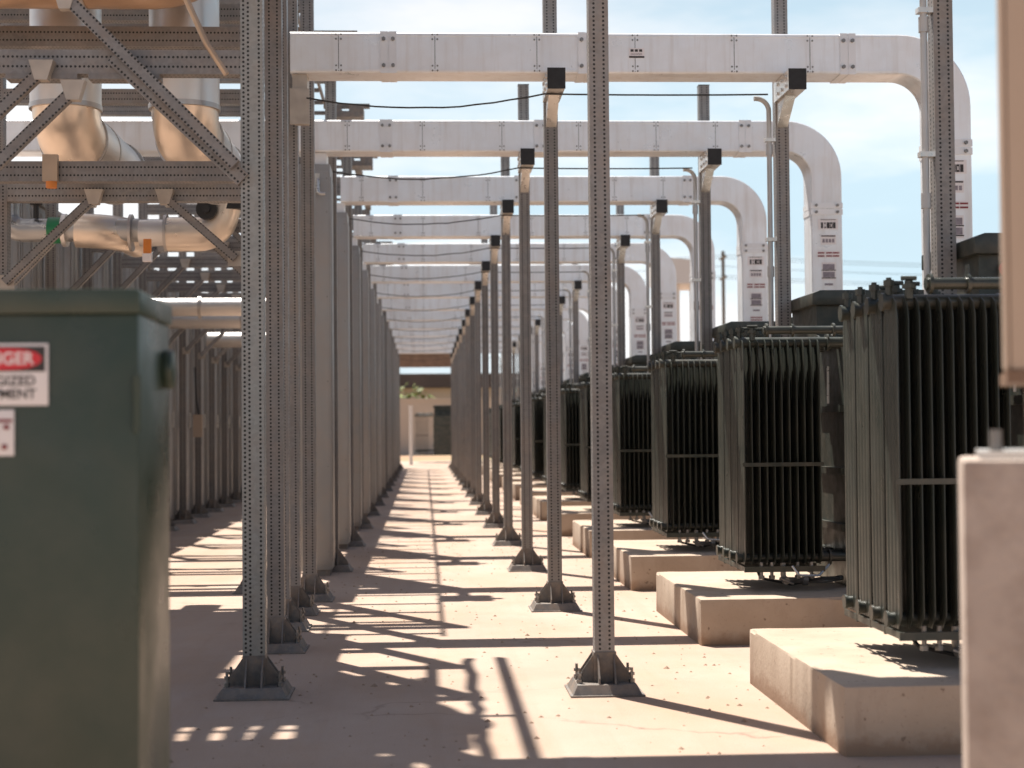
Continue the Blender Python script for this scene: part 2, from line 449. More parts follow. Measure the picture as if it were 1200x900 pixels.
def make_duct(x0):
    t = thing('busway_duct', '', 'duct', (0, 0, 0), 'busway ducts crossing the aisle')
    duct_mesh(x0).obj('housing', M['duct'], t)
    for x in (-.30, .98, 2.70): link(bpy.data.objects.new('joint_plate', mj), t, (x, 0, 0))
    for x in (-.62, .0, .66, 1.30, 1.95, 2.45): link(bpy.data.objects.new('rivet_seam', mr), t, (x, 0, 0))
    link(bpy.data.objects.new('drop_joint', md), t, (0, 0, 3.02))
    link(bpy.data.objects.new('notice_stickers', ms), t)
    MB().box(DX1 - HH - .03, DX1 + .03, -.03, DD + .03, 2.052, 2.075).obj('flange', M['duct_plate'], t)
    snap(t); return t
mj, mr, md, ms = joint_mesh(), rivet_mesh(), drop_joint(), sticker_mesh()
d_short = make_duct(DX0); d_long = make_duct(-4.4); d_first = make_duct(DX0 - .10)
def duct_label(i):
    return ('light grey busway duct high overhead, casting the frontmost band of shade' if i == 0 else
            'light grey busway duct over the aisle, %s from the front, elbowing down to its transformer' % ORD[i - 1])
for i, y in enumerate(DUCT_Y):
    xo = .085 if i == 1 else 0
    if i == 0: d_short.location = (0, y, 0); d_short['label'] = duct_label(0); d = d_short
    elif i == 1: d_first.location = (xo, y, 0); d_first['label'] = duct_label(1); d = d_first
    elif i == 2: d_long.location = (0, y, 0); d_long['label'] = duct_label(2); d = d_long
    else: d = dup(d_short, (xo, y, 0), duct_label(i))
    d.rotation_euler.z = R(random.uniform(-.12, .02))
    if i == 1:      # the foremost duct carries a small maker's plate
        m = MB(); x = 1.31
        m.box(x - .05, x + .05, -.003, 0, DUCT_H + .10, DUCT_H + .165); m.box(x - .05, x + .05, -.004, -.003, DUCT_H + .10, DUCT_H + .112, 1)
        for k in range(3): m.box(x - .04 + k * .028, x - .02 + k * .028, -.004, -.003, DUCT_H + .14, DUCT_H + .156, 1)
        for k in range(2): m.box(x - .04, x + .035, -.004, -.003, DUCT_H + .120 + k * .008, DUCT_H + .1225 + k * .008, 2)
        m.obj('rating_plate', [M['white'], M['ink'], M['greyink']], d)

# cables slung under the ducts and the conduits they drop into
for i, y in enumerate(DUCT_Y):
    yy = y - .02; zs = DUCT_H - .17
    x0 = -.74; xs = [x0, AX - .02, BX - .16]
    pts = []
    for (a, b, sag) in ((x0, AX - .07, .075), (AX - .07, BX - .16, .006)):
        for k in range(14):
            t = k / 14
            pts.append((a + (b - a) * t, yy, zs + (.03 if a == x0 else 0.03) * t - sag * random.uniform(.92, 1.08) * 4 * t * (1 - t) + (0 if a == x0 else .03 * (1 - t))))
    pts.append((BX - .16, yy, zs + .03))
    tag(MB().tube(pts, .0055, 6).obj('sagging_cable', M['black']),
        'thin black cable sagging under the %s busway duct from the front' % ORD[max(i - 1, 0)] if i else 'thin black cable under the overhead busway duct nearest the camera', 'cable', 'cables under the ducts')
def make_riser():
    t = thing('conduit_riser', '', 'conduit', (0, 0, 0), 'conduit risers beside the posts')
    x, y = BX - .085, 0
    pts = bend([(x - .10, y, 3.40), (x, y, 3.40), (x, y, 2.6), (x, y, 1.62)], .085, 8)
    MB().tube(pts, .017, 10).obj('conduit_pipe', M['conduit'], t)
    for z in (3.12, 2.45): MB().box(x - .03, x + .04, -.024, .024, z - .012, z + .012).obj('pipe_clamp', M['zinc'], t)
    for z in (3.02, 2.2): MB().cyl((x, 0, z), (x, 0, z + .07), .024, 10).obj('coupling', M['conduit'], t)
    snap(t); return t
ris = make_riser()
for i, y in enumerate(DUCT_Y):
    lab = 'thin grey conduit with gooseneck top clamped to outer post, %s from the front' % ORD[i]
    loc = (0, y + .33 - .02, 0)
    if i == 0: ris.location = loc; ris['label'] = lab
    else: dup(ris, loc, lab)

# ------------------------------------------------------------------ concrete pads
def make_pad():
    m = MB(); m.box(1.50, 4.5, 0, 1.72, -.02, .255)
    me = m.mesh('transformer_pad', M['pad'], .014, 2)
    bm = bmesh.new(); bm.from_mesh(me); rnd = random.Random(11)
    bmesh.ops.subdivide_edges(bm, edges=[e for e in bm.edges if e.calc_length() > .5], cuts=38, use_grid_fill=True)
    for v in bm.verts:
        ex = v.co.x < 1.53; ey = v.co.y < .03 or v.co.y > 1.69; et = v.co.z > .235
        if (ex + ey + et) >= 2:
            q = rnd.random(); d = .0025 * rnd.random() + (.012 * rnd.random() if q < .10 else 0)
            v.co += V((d if ex else 0, (d if v.co.y < .5 else -d) if ey else 0, -d if et else 0))
    bm.to_mesh(me); bm.free(); me.set_sharp_from_angle(angle=R(38))
    return me
me_pad = make_pad()
for i in range(N):
    o = link(bpy.data.objects.new('transformer_pad', me_pad), None, (random.uniform(-.012, .012), 5.83 + 3.02 * i, 0))
    tag(o, 'square edged concrete pad under a transformer, %s from the front' % ORD[i], 'concrete pad', 'concrete pads under the transformers')

# ------------------------------------------------------------------ transformers
def fin_outline(w, n=4):
    """plan of one fluted radiator plate: thin sheet with n oil channels"""
    pts = []
    K = n * 6
    for s in (1, -1):
        for k in range(K + 1):
            t = k / K if s == 1 else 1 - k / K
            th = .0016 + .0040 * abs(math.sin(math.pi * n * t)) ** .7
            pts.append((s * th, (t - .5) * w))
    return pts
def radiator_mesh(xl=1.83, xr=2.30, w=.186, z0=.405, z1=1.70, n=11):
    m = MB(); prof = fin_outline(w); K = len(prof)
    for i in range(n):
        x = xl + .010 + (xr - xl - .03) * i / (n - 1)
        zs = [(z0, .55), (z0 + .05, 1.0), (z1 - .075, 1.0), (z1 - .02, .82), (z1, .45)]
        b = len(m.v)
        for (z, sc) in zs:
            for (dx, dy) in prof: m.v.append(V((x + dx * (1 if sc == 1 else .6), dy * sc, z)))
        for r in range(len(zs) - 1):
            for k in range(K):
                k2 = (k + 1) % K
                m.face((b + r * K + k, b + r * K + k2, b + (r + 1) * K + k2, b + (r + 1) * K + k), None, 0, True)
        m.face([b + k for k in reversed(range(K))]); m.face([b + (len(zs) - 1) * K + k for k in range(K)])
    return m.mesh('radiator', M['fin'])
def header_mesh(z, r, fr):
    m = MB()
    m.cyl((1.812, 0, z), (2.476, 0, z), r, 12); m.cyl((1.802, 0, z), (1.813, 0, z), r + .006, 12)
    m.cyl((2.34, 0, z), (2.352, 0, z), fr, 12)
    return m.mesh('header_pipe', M['green'])
def vent_mesh():
    m = MB(); m.cyl((1.835, 0, 1.70), (1.835, 0, 1.752), .014, 8); m.cyl((1.835, 0, 1.748), (1.835, 0, 1.772), .022, 8)
    m.cyl((1.835, 0, 1.772), (1.835, 0, 1.782), .011, 6)
    return m.mesh('vent_plug', M['fin'])
def tie_mesh(): return MB().box(1.825, 2.295, -.104, -.096, .969, .991).mesh('tie_bar', M['green'])
def foot_bar():
    m = MB(); m.box(1.828, 2.295, -.104, -.090, .366, .398); m.box(1.828, 1.836, -.0899, .098, .372, .398)
    return m.mesh('foot_bar', M['green'])
def make_transformer():
    t = thing('transformer', '', 'transformer', (0, 0, 0), 'green transformers in a row on pads')
    b = MB(); b.box(2.475, 4.15, .16, 1.34, .262, 1.66)
    for z in (.60, .93, 1.30): b.box(2.445, 2.4749, .2, .80, z - .02, z + .02); b.box(2.49, 4.1, .13, .1599, z - .02, z + .02)
    b.obj('tank', M['green'], t)
    c = MB(); c.box(2.505, 4.10, .98, 1.66, 1.661, 1.985); c.obj('cable_cabinet', M['green'], t)
    l = MB(); l.poly([(2.468, .93, 1.965), (4.14, .93, 1.965), (4.14, .93, 2.04), (4.08, .93, 2.06), (2.52, .93, 2.06), (2.468, .93, 2.04)], (0, .78, 0))
    l.obj('lid', M['green'], t, .008)
    for k in range(4):
        y = .10 + .21 * k
        r = link(bpy.data.objects.new('radiator', mrad), t, (0, y, 0))
        link(bpy.data.objects.new('header_pipe', mhead), r); link(bpy.data.objects.new('header_pipe', mhead2), r); link(bpy.data.objects.new('vent_plug', mvent), r); link(bpy.data.objects.new('foot_bar', mfoot), r)
        if k == 0: link(bpy.data.objects.new('tie_bar', mtie), r)
    # oil pipe along the top of the front bank with its flanges
    o = MB(); pts = bend([(1.97, .03, 1.765), (2.30, .03, 1.765), (2.40, .03, 1.765), (2.44, .10, 1.765)], .03, 4)
    o.tube([(1.96, .03, 1.752), (2.40, .03, 1.752)], .0235, 12); o.tube(bend([(2.40, .03, 1.752), (2.46, .03, 1.752), (2.46, .20, 1.752)], .05, 5), .0235, 12)
    for x in (1.97, 2.12, 2.36): o.cyl((x, .03, 1.752), (x + .014, .03, 1.752), .040, 12)
    o.cyl((2.127, .03, 1.76), (2.127, .03, 1.825), .009, 8)
    o.obj('oil_pipe', M['fin'], t)
    q = MB(); q.box(2.56, 3.2, .3, .8, 1.661, 1.72); q.cyl((2.62, .4, 1.72), (2.62, .4, 1.82), .035, 12); q.cyl((2.85, .4, 1.72), (2.85, .4, 1.80), .03, 12); q.obj('hatch', M['green'], t)
    # valves on top of the bank
    for (x, y) in ((1.90, .05), (1.91, .26), (1.92, .47), (1.99, .30), (2.12, .42)):
        v = MB(); v.cyl((x, y, 1.695), (x, y, 1.765), .017, 8); v.cyl((x, y, 1.735), (x, y, 1.752), .028, 8)
        v.tube([(x - .03, y, 1.775), (x + .03, y, 1.775)], .009, 6); v.obj('valve', M['fin'], t)
    # drain pipework under the bank
    d = MB(); d.tube(bend([(2.06, .04, .415), (2.06, .04, .318), (2.30, .04, .310), (2.44, .2, .310)], .03, 4), .016, 8)
    d.cyl((2.06, .005, .318), (2.06, -.045, .318), .021, 8); d.tube([(2.02, -.048, .335), (2.10, -.048, .301)], .008, 6)
    d.cyl((2.17, .035, .316), (2.20, .035, .316), .032, 8)
    d.obj('drain_pipe', M['bolt'], t)
    for x in (1.93, 1.99, 2.14, 2.22):
        q = MB(); q.cyl((x, .02, .335), (x, .02, .42), .010, 8); q.cyl((x, .02, .325), (x, .02, .345), .018, 6); q.obj('drain_plug', M['bolt'], t)
    MB().tube(bend([(1.95, .3, .40), (1.97, .25, .31), (2.12, .1, .285), (2.26, -.02, .33), (2.40, .1, .32)], .05, 5), .009, 6).obj('drain_hose', M['black'], t)
    MB().tube(bend([(2.10, -.02, .40), (2.13, -.05, .35), (2.25, -.03, .345), (2.33, .05, .40)], .03, 4), .007, 6).obj('earth_strap', M['zinc'], t)
    MB().tube([(2.385, .24, 1.33), (2.385, .24, 1.55)], .009, 8).obj('level_gauge', M['zinc'], t)
    snap(t); return t
mrad, mhead, mhead2, mvent, mtie, mfoot = radiator_mesh(), header_mesh(1.685, .030, .052), header_mesh(.44, .026, .046), vent_mesh(), tie_mesh(), foot_bar()
tr = make_transformer()
TY = [6.20 + 3.0 * i for i in range(N)]
for i, y in enumerate(TY):
    lab = 'dark green oil transformer with finned radiators, %s from the front along the aisle' % ORD[i]
    if i == 0: tr.location = (0, y, 0); tr['label'] = lab; o = tr
    else: o = dup(tr, (random.uniform(-.01, .02), y, 0), lab)
    if i == 0:
        m = MB(); y0 = .955
        m.poly([(2.62 + .028 * math.cos(a), y0, 1.90 + .034 * math.sin(a)) for a in [2 * math.pi * k / 12 for k in range(12)]], (0, .012, 0))
        m.box(2.608, 2.632, y0, y0 + .01, 1.775, 1.862)
        m.obj('lock_tag', M['red'], o)

# ------------------------------------------------------------------ left rack: frames, cabinets, pipes
LX, RX2 = -.785, -3.15
def make_frame(lo, up, top, label, lx=LX, rx=RX2, first=False, wide=False, braces=(), rtop=None):
    t = thing('rack_frame', label, 'steel frame', (0, 0, 0), 'perforated frames of the pipe rack')
    w = .10 if wide else .092
    sm = M['strut3'] if wide else M['strut']
    for x in (lx, rx):
        c = MB().box(x - w / 2, x + w / 2, -w / 2, w / 2, .05, (rtop if x == rx and rtop else top)).obj('column', sm, t)
        link(bpy.data.objects.new('base_foot', me_foot), c, (x, 0, 0))
        for (bx, by) in BOLTS:
            if first: link(bpy.data.objects.new('anchor_bolt', me_bolt), c, (x + bx, by, 0))
    xs = (rx + w / 2 + .001, lx - w / 2 - .001)
    for z in ([lo] if lo else []) + ([up] if up else []) + [top - .06]:
        x0 = RX2 if (rtop and z != lo) else xs[0]
        MB().box(x0, xs[1], -.045, .045, z - .055, z + .055).obj('cross_beam', M['strut'], t)
    for (x0, z0, x1, z1) in braces:
        y = -.075
        b = MB().obox((x0, y, z0), (x1, y, z1), .045, .05, (0, 1, 0)).obj('knee_brace', M['strut'], t)
        MB().box(x0 - .05, x0 + .05, y + .0255, y + .032, z0 - .045, z0 + .045).obj('hinge_plate', M['gusset'], b)
        MB().poly([(x1 - .055, y - .03, z1 + .045), (x1 + .055, y - .03, z1 + .045), (x1 + .028, y - .03, z1 - .045), (x1 - .028, y - .03, z1 - .045)], (0, .06, 0)).obj('hinge_plate', M['gusset'], b)
    snap(t); return t
def fl(i): return 'perforated steel rack frame joining both cabinet rows, %s from the front' % ORD[i]
def kb(lo, right=True): 
    return [(RX2 + .05, lo - .70, -2.45, lo - .02)] + ([(-1.30, lo - .60, -1.88, lo - .02)] if right else [])
HX = -1.25          # inner column, behind the tall cabinets
FRAMES = [(7.45, dict(lo=2.88, up=3.75, top=4.5, lx=-.776, first=True, wide=True, braces=[(-3.08, 1.49, -1.71, 2.83), (-3.08, 1.26, -1.57, 2.74)])),
          (8.95, dict(lo=2.62, up=3.36, top=4.3, lx=-.815, first=True)),
          (9.90, dict(lo=2.645, up=None, top=4.3, lx=-.865, rx=-2.54, rtop=2.70, first=True, braces=[(-2.50, 2.10, -1.97, 2.61), (-1.13, 2.24, -1.55, 2.61)])),
          (10.72, dict(lo=None, up=3.95, top=4.3, lx=-.865, first=True)),
          (11.55, dict(lo=None, up=3.85, top=4.3, lx=-.815, first=True)),
          (12.2, dict(lo=3.0, up=3.70, top=4.3, lx=HX, braces=kb(2.93)))]
for i, (y, kw) in enumerate(FRAMES):
    make_frame(label=fl(i), **kw).location = (0, y, 0)
fA = make_frame(2.95, 3.70, 4.3, '', lx=LX, braces=kb(2.95, False) + [(-.84, 2.10, -1.65, 2.93)])
for (a, b_) in ((-.16, -.02), (.06, .20)):
    MB().box(LX + a, LX + b_, -.86, -.50, 4.301, 4.42).obj('top_bracket', M['galv'], fA)
MB().box(LX - .2, LX + .26, -.72, -.64, 4.421, 4.46).obj('top_bar', M['galv'], fA); MB().box(LX - .019, LX + .059, -.86, .046, 4.3005, 4.36).obj('top_arm', M['galv'], fA)
snap(fA)
fB = make_frame(2.95, 3.70, 4.3, '', lx=HX, braces=kb(2.95))
FY = [13.93 + 1.49 * k for k in range(26)]
m = MB(); m.box(-.835, -.74, 10.46, 10.66, 3.20, 3.498); m.box(-.85, -.725, 10.44, 10.459, 3.17, 3.40)
tag(m.obj('duct_support', M['gusset']), 'tan support block under the inner end of the foremost duct', 'bracket')
for k, y in enumerate(FY):
    f = (fA, fB)[k % 2]
    if k < 2: f.location = (0, y, 0); f['label'] = fl(k + 6)
    else: dup(f, (random.uniform(-.008, .008), y, 0), fl(k + 6))
# the long double brace across the foremost frame, and its upper hanger
b = MB(); y = 7.35
b.obox((LX - .06, y, 2.40), (-1.62, y, 3.18), .045, .055, (0, 1, 0))
b.obox((LX - .03, y + .06, 2.34), (-1.40, y + .06, 2.90), .05, .07, (0, 1, 0))
o = b.obj('diagonal_brace', M['strut']); tag(o, 'long double diagonal brace of perforated channel rising away from the foremost post', 'brace')
k = MB(); k.poly([(-1.66, y - .03, 3.22), (-1.54, y - .03, 3.22), (-1.575, y - .03, 3.10), (-1.625, y - .03, 3.10)], (0, .05, 0)); k.obj('hinge_plate', M['gusset'], o)

def make_cabinet(label, group, L, h, mtl):
    """tall sheet metal cabinet, doors on the +x face"""
    t = thing('switch_cabinet', label, 'cabinet', (0, 0, 0), group)
    MB().box(-.34, -.02, 0, L, .06, h).obj('body', mtl, t, .004)
    n = 3
    for k in range(n):
        a, b_ = L * k / n + .012, L * (k + 1) / n - .012
        d = MB(); d.box(-.0195, .004, a, b_, .12, h - .06)
        d.box(.0042, .010, a + .05, a + .075, .13, h - .07); d.box(.0042, .010, b_ - .075, b_ - .05, .13, h - .07)
        d = d.obj('door', mtl, t, .002)
        hd = MB(); hd.box(.0105, .035, b_ - .11, b_ - .085, 1.25, 1.45); hd.obj('handle', M['zinc'], d)
    p = MB(); p.box(-.32, -.04, .02, L - .02, 0, .0595); p.obj('plinth', M['galv'], t)
    MB().box(-.36, .012, -.012, L + .012, h, h + .035).obj('top_cap', mtl, t)
    snap(t); return t
def make_riser_cabinet():
    t = thing('riser_cabinet', '', 'cabinet', (0, 0, 0), 'tall riser cabinets along the aisle')
    MB().box(-.26, 0, 0, .42, .05, 3.40).obj('body', M['panel'], t, .006)
    d = MB().box(-.245, -.015, -.006, -.0005, .10, 3.34).obj('front_cover', M['panel'], t, .002)
    m = MB()
    for z in (.2, .9, 1.6, 2.3, 3.0, 3.28):
        for x in (-.232, -.028): m.cyl((x, -.010, z), (x, -.005, z), .006, 6)
    m.obj('screws', M['bolt'], d)
    MB().box(-.0005, .006, .04, .38, .12, 3.30).obj('side_door', M['panel'], t, .002)
    MB().box(-.24, -.02, .02, .40, 0, .0495).obj('plinth', M['galv'], t)
    MB().box(-.23, -.03, .03, .30, 3.401, 3.497).obj('duct_throat', M['duct_plate'], t)
    snap(t); return t
c1 = make_riser_cabinet()
for i, y in enumerate(DUCT_Y[2:]):
    lab = 'tall narrow grey cabinet beneath the inner end of a duct, %s from the front' % ORD[i]
    loc = (-.765, y + .02, 0)
    if i == 0: c1.location = loc; c1['label'] = lab
    else: dup(c1, loc, lab)
c2 = make_cabinet('', 'tall grey cabinets along the inner passage', 1.30, 3.12, M['panel'])
for i in range(20):
    y = 12.3 + 1.49 * i
    lab = 'narrow dark grey cabinet along the inner passage behind the green cabinet, %s from the front' % ORD[i]
    if i == 0: c2.location = (-3.23, y, 0); c2['label'] = lab
    else: dup(c2, (-3.23, y, 0), lab)

# grey junction box and lit panel seen at the head of the inner passage
# aisle-end hook panel on the first cabinet
m = MB(); m.tube(bend([(-.86, 13.40, 3.27), (-.86, 13.36, 3.27), (-.86, 13.34, 3.14), (-.80, 13.34, 3.14)], .03, 4), .014, 8)
m.box(-.90, -.85, 13.405, 13.412, 3.16, 3.32); tag(m.obj('hook_bracket', M['zinc']), 'small bright hook bracket near the top of the foremost riser cabinet', 'bracket')

# ---- insulated pipes
def pipe_bands(pts, r, every=3):
    m = MB()
    return m
def pipe_thing(name, label, pts, r, bands, matl='clad', flanges=(), group=None, seg=24):
    t = thing(name, label, 'pipe', (0, 0, 0), group)
    MB().tube(pts, r, seg).obj('cladding', M[matl], t)
    for (p, d, w, rr) in bands:
        p, d = V(p), V(d).normalized()
        MB().cyl(p - d * w / 2, p + d * w / 2, rr, seg).obj('band', M['band'], t)
    for (p, d, w, rr, mm) in flanges:
        p, d = V(p), V(d).normalized()
        MB().cyl(p - d * w / 2, p + d * w / 2, rr, seg).obj('flange', M[mm], t)
    return t
PY = 9.28
for k, (x, word) in enumerate(((-2.02, 'farther from the aisle'), (-1.352, 'nearer the aisle'))):
    t = thing('insulated_pipe', 'silver clad pipe dropping vertically then elbowing away, the one %s' % word, 'pipe', (0, 0, 0), 'silver drop pipes')
    MB().tube([(x, PY, 4.82), (x, PY, 3.03)], .198, 32).obj('cladding', M['clad'], t)
    for z in (3.04, 3.72): MB().cyl((x, PY, z - .014), (x, PY, z + .014), .203, 32).obj('band', M['band'], t)
    MB().tube(bend([(x, PY, 3.03), (x, PY, 2.90), (x, PY + .24, 2.90)], .20, 12), [.188] * 15, 32).obj('elbow', M['elbow_metal'], t)
    PE = 10.7
    MB().tube([(x, PY + .20, 2.90), (x, PE, 2.90)], .194, 32).obj('cladding', M['clad'], t)
    for y in (PY + .21, PY + .62): MB().cyl((x, y - .012, 2.90), (x, y + .012, 2.90), .199, 32).obj('band', M['band'], t)
    MB().cyl((x, PE, 2.90), (x, PE + .04, 2.90), .21, 32).obj('flange', M['steelpipe'], t)
pipe_thing('insulated_pipe', 'long silver pipe running back over the row of riser cabinets', [(-1.36, 12.6, 3.02), (-1.36, 49, 3.02)], .13, [])
# big header pipes over the rack
hp = pipe_thing('header_pipe', 'large pipe painted brown with reflected ground, crossing overhead above the foremost rack beam', [(-3.6, 8.45, 3.69)] + [(-1.5, 8.45, 3.69)] + bend([(-1.45, 8.45, 3.69), (-1.12, 8.45, 3.69), (-1.12, 8.45, 4.6)], .28, 8)[1:], .29, matl='brown_reflection', bands=
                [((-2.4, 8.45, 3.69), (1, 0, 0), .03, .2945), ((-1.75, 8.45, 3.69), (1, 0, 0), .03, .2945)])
pipe_thing('header_pipe', 'large silver header pipe above the two drop pipes', bend([(-3.9, 9.28, 5.12), (-1.36, 9.28, 5.12), (-1.36, 8.2, 5.12)], .5, 10), .30, [((-2.2, 9.28, 5.12), (1, 0, 0), .03, .305)])
pipe_thing('header_pipe', 'large silver pipe bending over the rack above the picture', bend([(-4.4, 8.2, 5.6), (-1.6, 8.2, 5.6), (-1.6, 6.9, 5.6), (-4.4, 6.9, 5.6)], .62, 12), .34, [])
pipe_thing('header_pipe', 'unseen large silver pipe added above the inner passage to shade its floor', [(-2.62, 9.9, 5.2), (-2.62, 12.8, 5.2)], .36, [])  # out of view, added as an occluder over the passage floor
# cross pipe under the third frame: valve, flanges, elbows
cy, cz = 11.85, 2.66
t = pipe_thing('cross_pipe', 'silver pipe with green valve crossing the inner passage', bend([(-3.0, cy, 2.98), (-3.0, cy, cz), (-2.55, cy, cz)], .12, 6), .085, [], 'steelpipe')
MB().tube([(-2.549, cy, cz), (-2.05, cy, cz)], .085, 20).obj('cladding', M['steelpipe'], t)
MB().cyl((-2.70, cy, cz), (-2.61, cy, cz), .096, 20).obj('valve_body', M['valve'], t)
MB().cyl((-2.60, cy, cz), (-2.57, cy, cz), .12, 20).obj('flange', M['clad'], t)
pts = bend([(-2.50, cy, cz), (-2.16, cy, cz - .02), (-2.16, cy + .5, cz - .02)], .2, 8)
MB().tube(pts, .125, 24).obj('elbow', M['elbow_metal'], t)
MB().tube([(-2.05, cy, cz - .02), (-1.55, cy, cz - .02)], .098, 24).obj('cladding', M['clad'], t)
for x in (-2.12, -1.87): MB().cyl((x, cy, cz - .02), (x + .02, cy, cz - .02), .135, 24).obj('band', M['band'], t)
MB().tube(bend([(-1.86, cy, cz - .03), (-1.50, cy, cz - .03), (-1.40, cy, cz + .32)], .17, 8), .125, 24).obj('elbow', M['elbow_metal'], t)
v = MB(); v.cyl((-1.55, cy - .17, cz + .13), (-1.55, cy - .12, cz + .13), .075, 18); v.cyl((-1.55, cy - .20, cz + .13), (-1.55, cy - .17, cz + .13), .03, 12)
v.box(-1.62, -1.30, cy - .12, cy - .02, cz + .14, cz + .24); v.obj('valve_wheel', M['black'], t)
v = MB(); v.cyl((-2.78, cy - .05, cz + .08), (-2.78, cy - .05, cz + .24), .02, 10); v.cyl((-2.78, cy - .05, cz + .18), (-2.78, cy - .05, cz + .26), .045, 10); v.obj('valve_actuator', M['black'], t)
# further cross pipes down the passage
for k, (yy, zz, rr) in enumerate(((16.1, 2.42, .09), (19.8, 2.55, .11), (23.4, 2.5, .11))):
    pipe_thing('cross_pipe', 'silver pipe crossing deep in the inner passage, %s from the front' % ORD[k], bend([(-3.1, yy, zz), (-1.25, yy, zz), (-1.25, yy, zz + .5)], .2, 8), rr,
               [((-2.2, yy, zz), (1, 0, 0), .03, rr + .02), ((-1.6, yy, zz), (1, 0, 0), .03, rr + .02)], group='pipes crossing the inner passage')
# small hardware on the rack
m = MB(); m.box(-2.055, -1.975, 8.86, 8.90, 2.56, 2.705); o = m.obj('beam_clamp', M['copper']); tag(o, 'tan beam clamp with orange foot on the second rack beam', 'clamp')
MB().cyl((-2.01, 8.88, 2.525), (-2.01, 8.88, 2.559), .03, 12).obj('clamp_foot', M['orange'], o)
m = MB(); m.box(-1.915, -1.865, 11.2, 11.24, 2.42, 2.52); o = m.obj('pipe_hanger', M['orange']); tag(o, 'orange and white pipe hanger below the crossing pipe', 'hanger')
MB().box(-1.92, -1.86, 11.19, 11.245, 2.365, 2.4195).obj('hanger_foot', M['white'], o)
m = MB(); pts = bend([(-1.10, 7.25, 3.6), (-1.08, 7.25, 3.2), (-.96, 7.25, 2.93), (-.87, 7.25, 2.79)], .12, 5)
tag(m.tube(pts, .014, 8).obj('flexible_conduit', M['copper']), 'thin tan conduit bending down beside the foremost post', 'conduit')
m = MB()
for x in (-1.72, -1.35): 
    m.box(x - .16, x + .16, 7.40, 7.50, 2.80, 2.8245)
tag(m.obj('slotted_channel', M['strut']), 'slotted channel plates bolted under the foremost rack beam', 'channel')
# hanging meter box in the passage
m = MB(); m.tube([(-3.05, 21.8, 2.05), (-3.03, 21.8, 1.6), (-3.0, 21.8, 1.42)], .012, 8); o = m.obj('pendant_switch', M['black'])
tag(o, 'black cord with a pale box hanging in the inner passage', 'switch')
MB().box(-3.07, -2.95, 21.75, 21.82, 1.12, 1.42).obj('switch_box', M['tan'], o)

# cable ladders above the rack (their rungs and cables throw the ladder shadows)
def ladder(x0, x1, y0, y1, z, label, cables, rung=.30, rw=.02, rh=.05, rd=.04):
    t = thing('cable_ladder', label, 'cable tray', (0, 0, 0), 'cable ladders above the rack')
    for x in (x0, x1): MB().box(x - rw, x + rw, y0, y1, z - rh, z + rh).obj('side_rail', M['galv'], t)
    n = int((y1 - y0) / rung)
    for k in range(n): yy = y0 + .1 + (k + random.uniform(-.15, .15)) * rung; MB().box(x0 + rw + .001, x1 - rw - .001, yy, yy + rd, z - .03, z).obj('rung', M['galv'], t)
    for (x, r) in cables:
        MB().tube([(x + random.uniform(-.01, .01), y0 + (y1 - y0) * q / 20, z + r + .002 + .008 * math.sin(q * 1.7 + x * 9)) for q in range(21)], r, 8).obj('cable', M['black'], t)
    return t
ladder(-1.04, -.68, 7.5, 10.3, 4.45, 'short cable ladder at the aisle edge above the foremost posts', [(-.86, .03)], 1.1)
o = ladder(-2.25, -1.14, 7.75, 9.75, 4.72, 'unseen cable ladder, widened and packed with cables to shade the near floor', [(-2.17, .05), (-2.04, .05), (-1.9, .05), (-1.78, .05), (-1.62, .05), (-1.50, .05), (-1.37, .05), (-1.23, .05)])  # out of view; width and cable fill chosen to darken the near floor
ladder(-2.95, -2.35, 5.5, 10.5, 4.65, 'unseen cable ladder added above the inner passage to shade the ground', [(-2.85, .05), (-2.74, .05), (-2.63, .05), (-2.52, .05), (-2.41, .05)])  # out of view, added to throw shade on the ground beside the rack
ladder(-1.66, -.96, 11.2, 50, 4.42, 'long empty cable ladder running back above the riser cabinets', [], .56, .010, .022, .055)

# ------------------------------------------------------------------ green cabinet close to the camera
t = thing('equipment_cabinet', 'dark green equipment cabinet with danger signs close to the camera', 'cabinet', (0, 3.5, 0))
XR = -.606
MB().box(-2.4, XR - .003, 0, .42, 0, 1.452).obj('body', M['cabgreen'], t, .007)
m = MB(); m.poly([(-2.41, -.012, 1.4525), (XR + .002, -.012, 1.4525), (XR + .002, -.012, 1.500), (XR - .006, -.012, 1.505), (-2.41, -.012, 1.505)], (0, .445, 0)); m.obj('lid', M['cabgreen'], t, .004)
m = MB()
for z in (1.26,): m.cyl((XR - .006, -.004, z - .06), (XR - .006, -.004, z + .06), .009, 10)
m.obj('hinge', M['cabgreen'], t)
m = MB(); m.poly([(XR - .003, .34 + .042 * math.cos(a), 1.345 + .046 * math.sin(a)) for a in [2 * math.pi * q / 16 for q in range(16)]], (.024, 0, 0), 0, True)
m.obj('latch', M['cabgreen'], t, .006)
def text_mesh(s, size, matl, parent, loc, sx=1.0, name='lettering'):
    cu = bpy.data.curves.new('lettering', 'FONT'); cu.body = s; cu.size = size; cu.align_x = 'CENTER'; cu.align_y = 'CENTER'
    cu.extrude = .0004; cu.offset = .0006
    o = bpy.data.objects.new('tmp', cu); COL.objects.link(o)
    bpy.context.view_layer.update()
    me = bpy.data.meshes.new_from_object(o.evaluated_get(bpy.context.evaluated_depsgraph_get()))
    COL.objects.unlink(o); bpy.data.objects.remove(o)
    me.materials.clear(); me.materials.append(matl); me.name = name
    q = link(bpy.data.objects.new(name, me), parent, loc)
    q.rotation_euler = (R(90), 0, 0); q.scale = (sx, 1, 1)
    return q
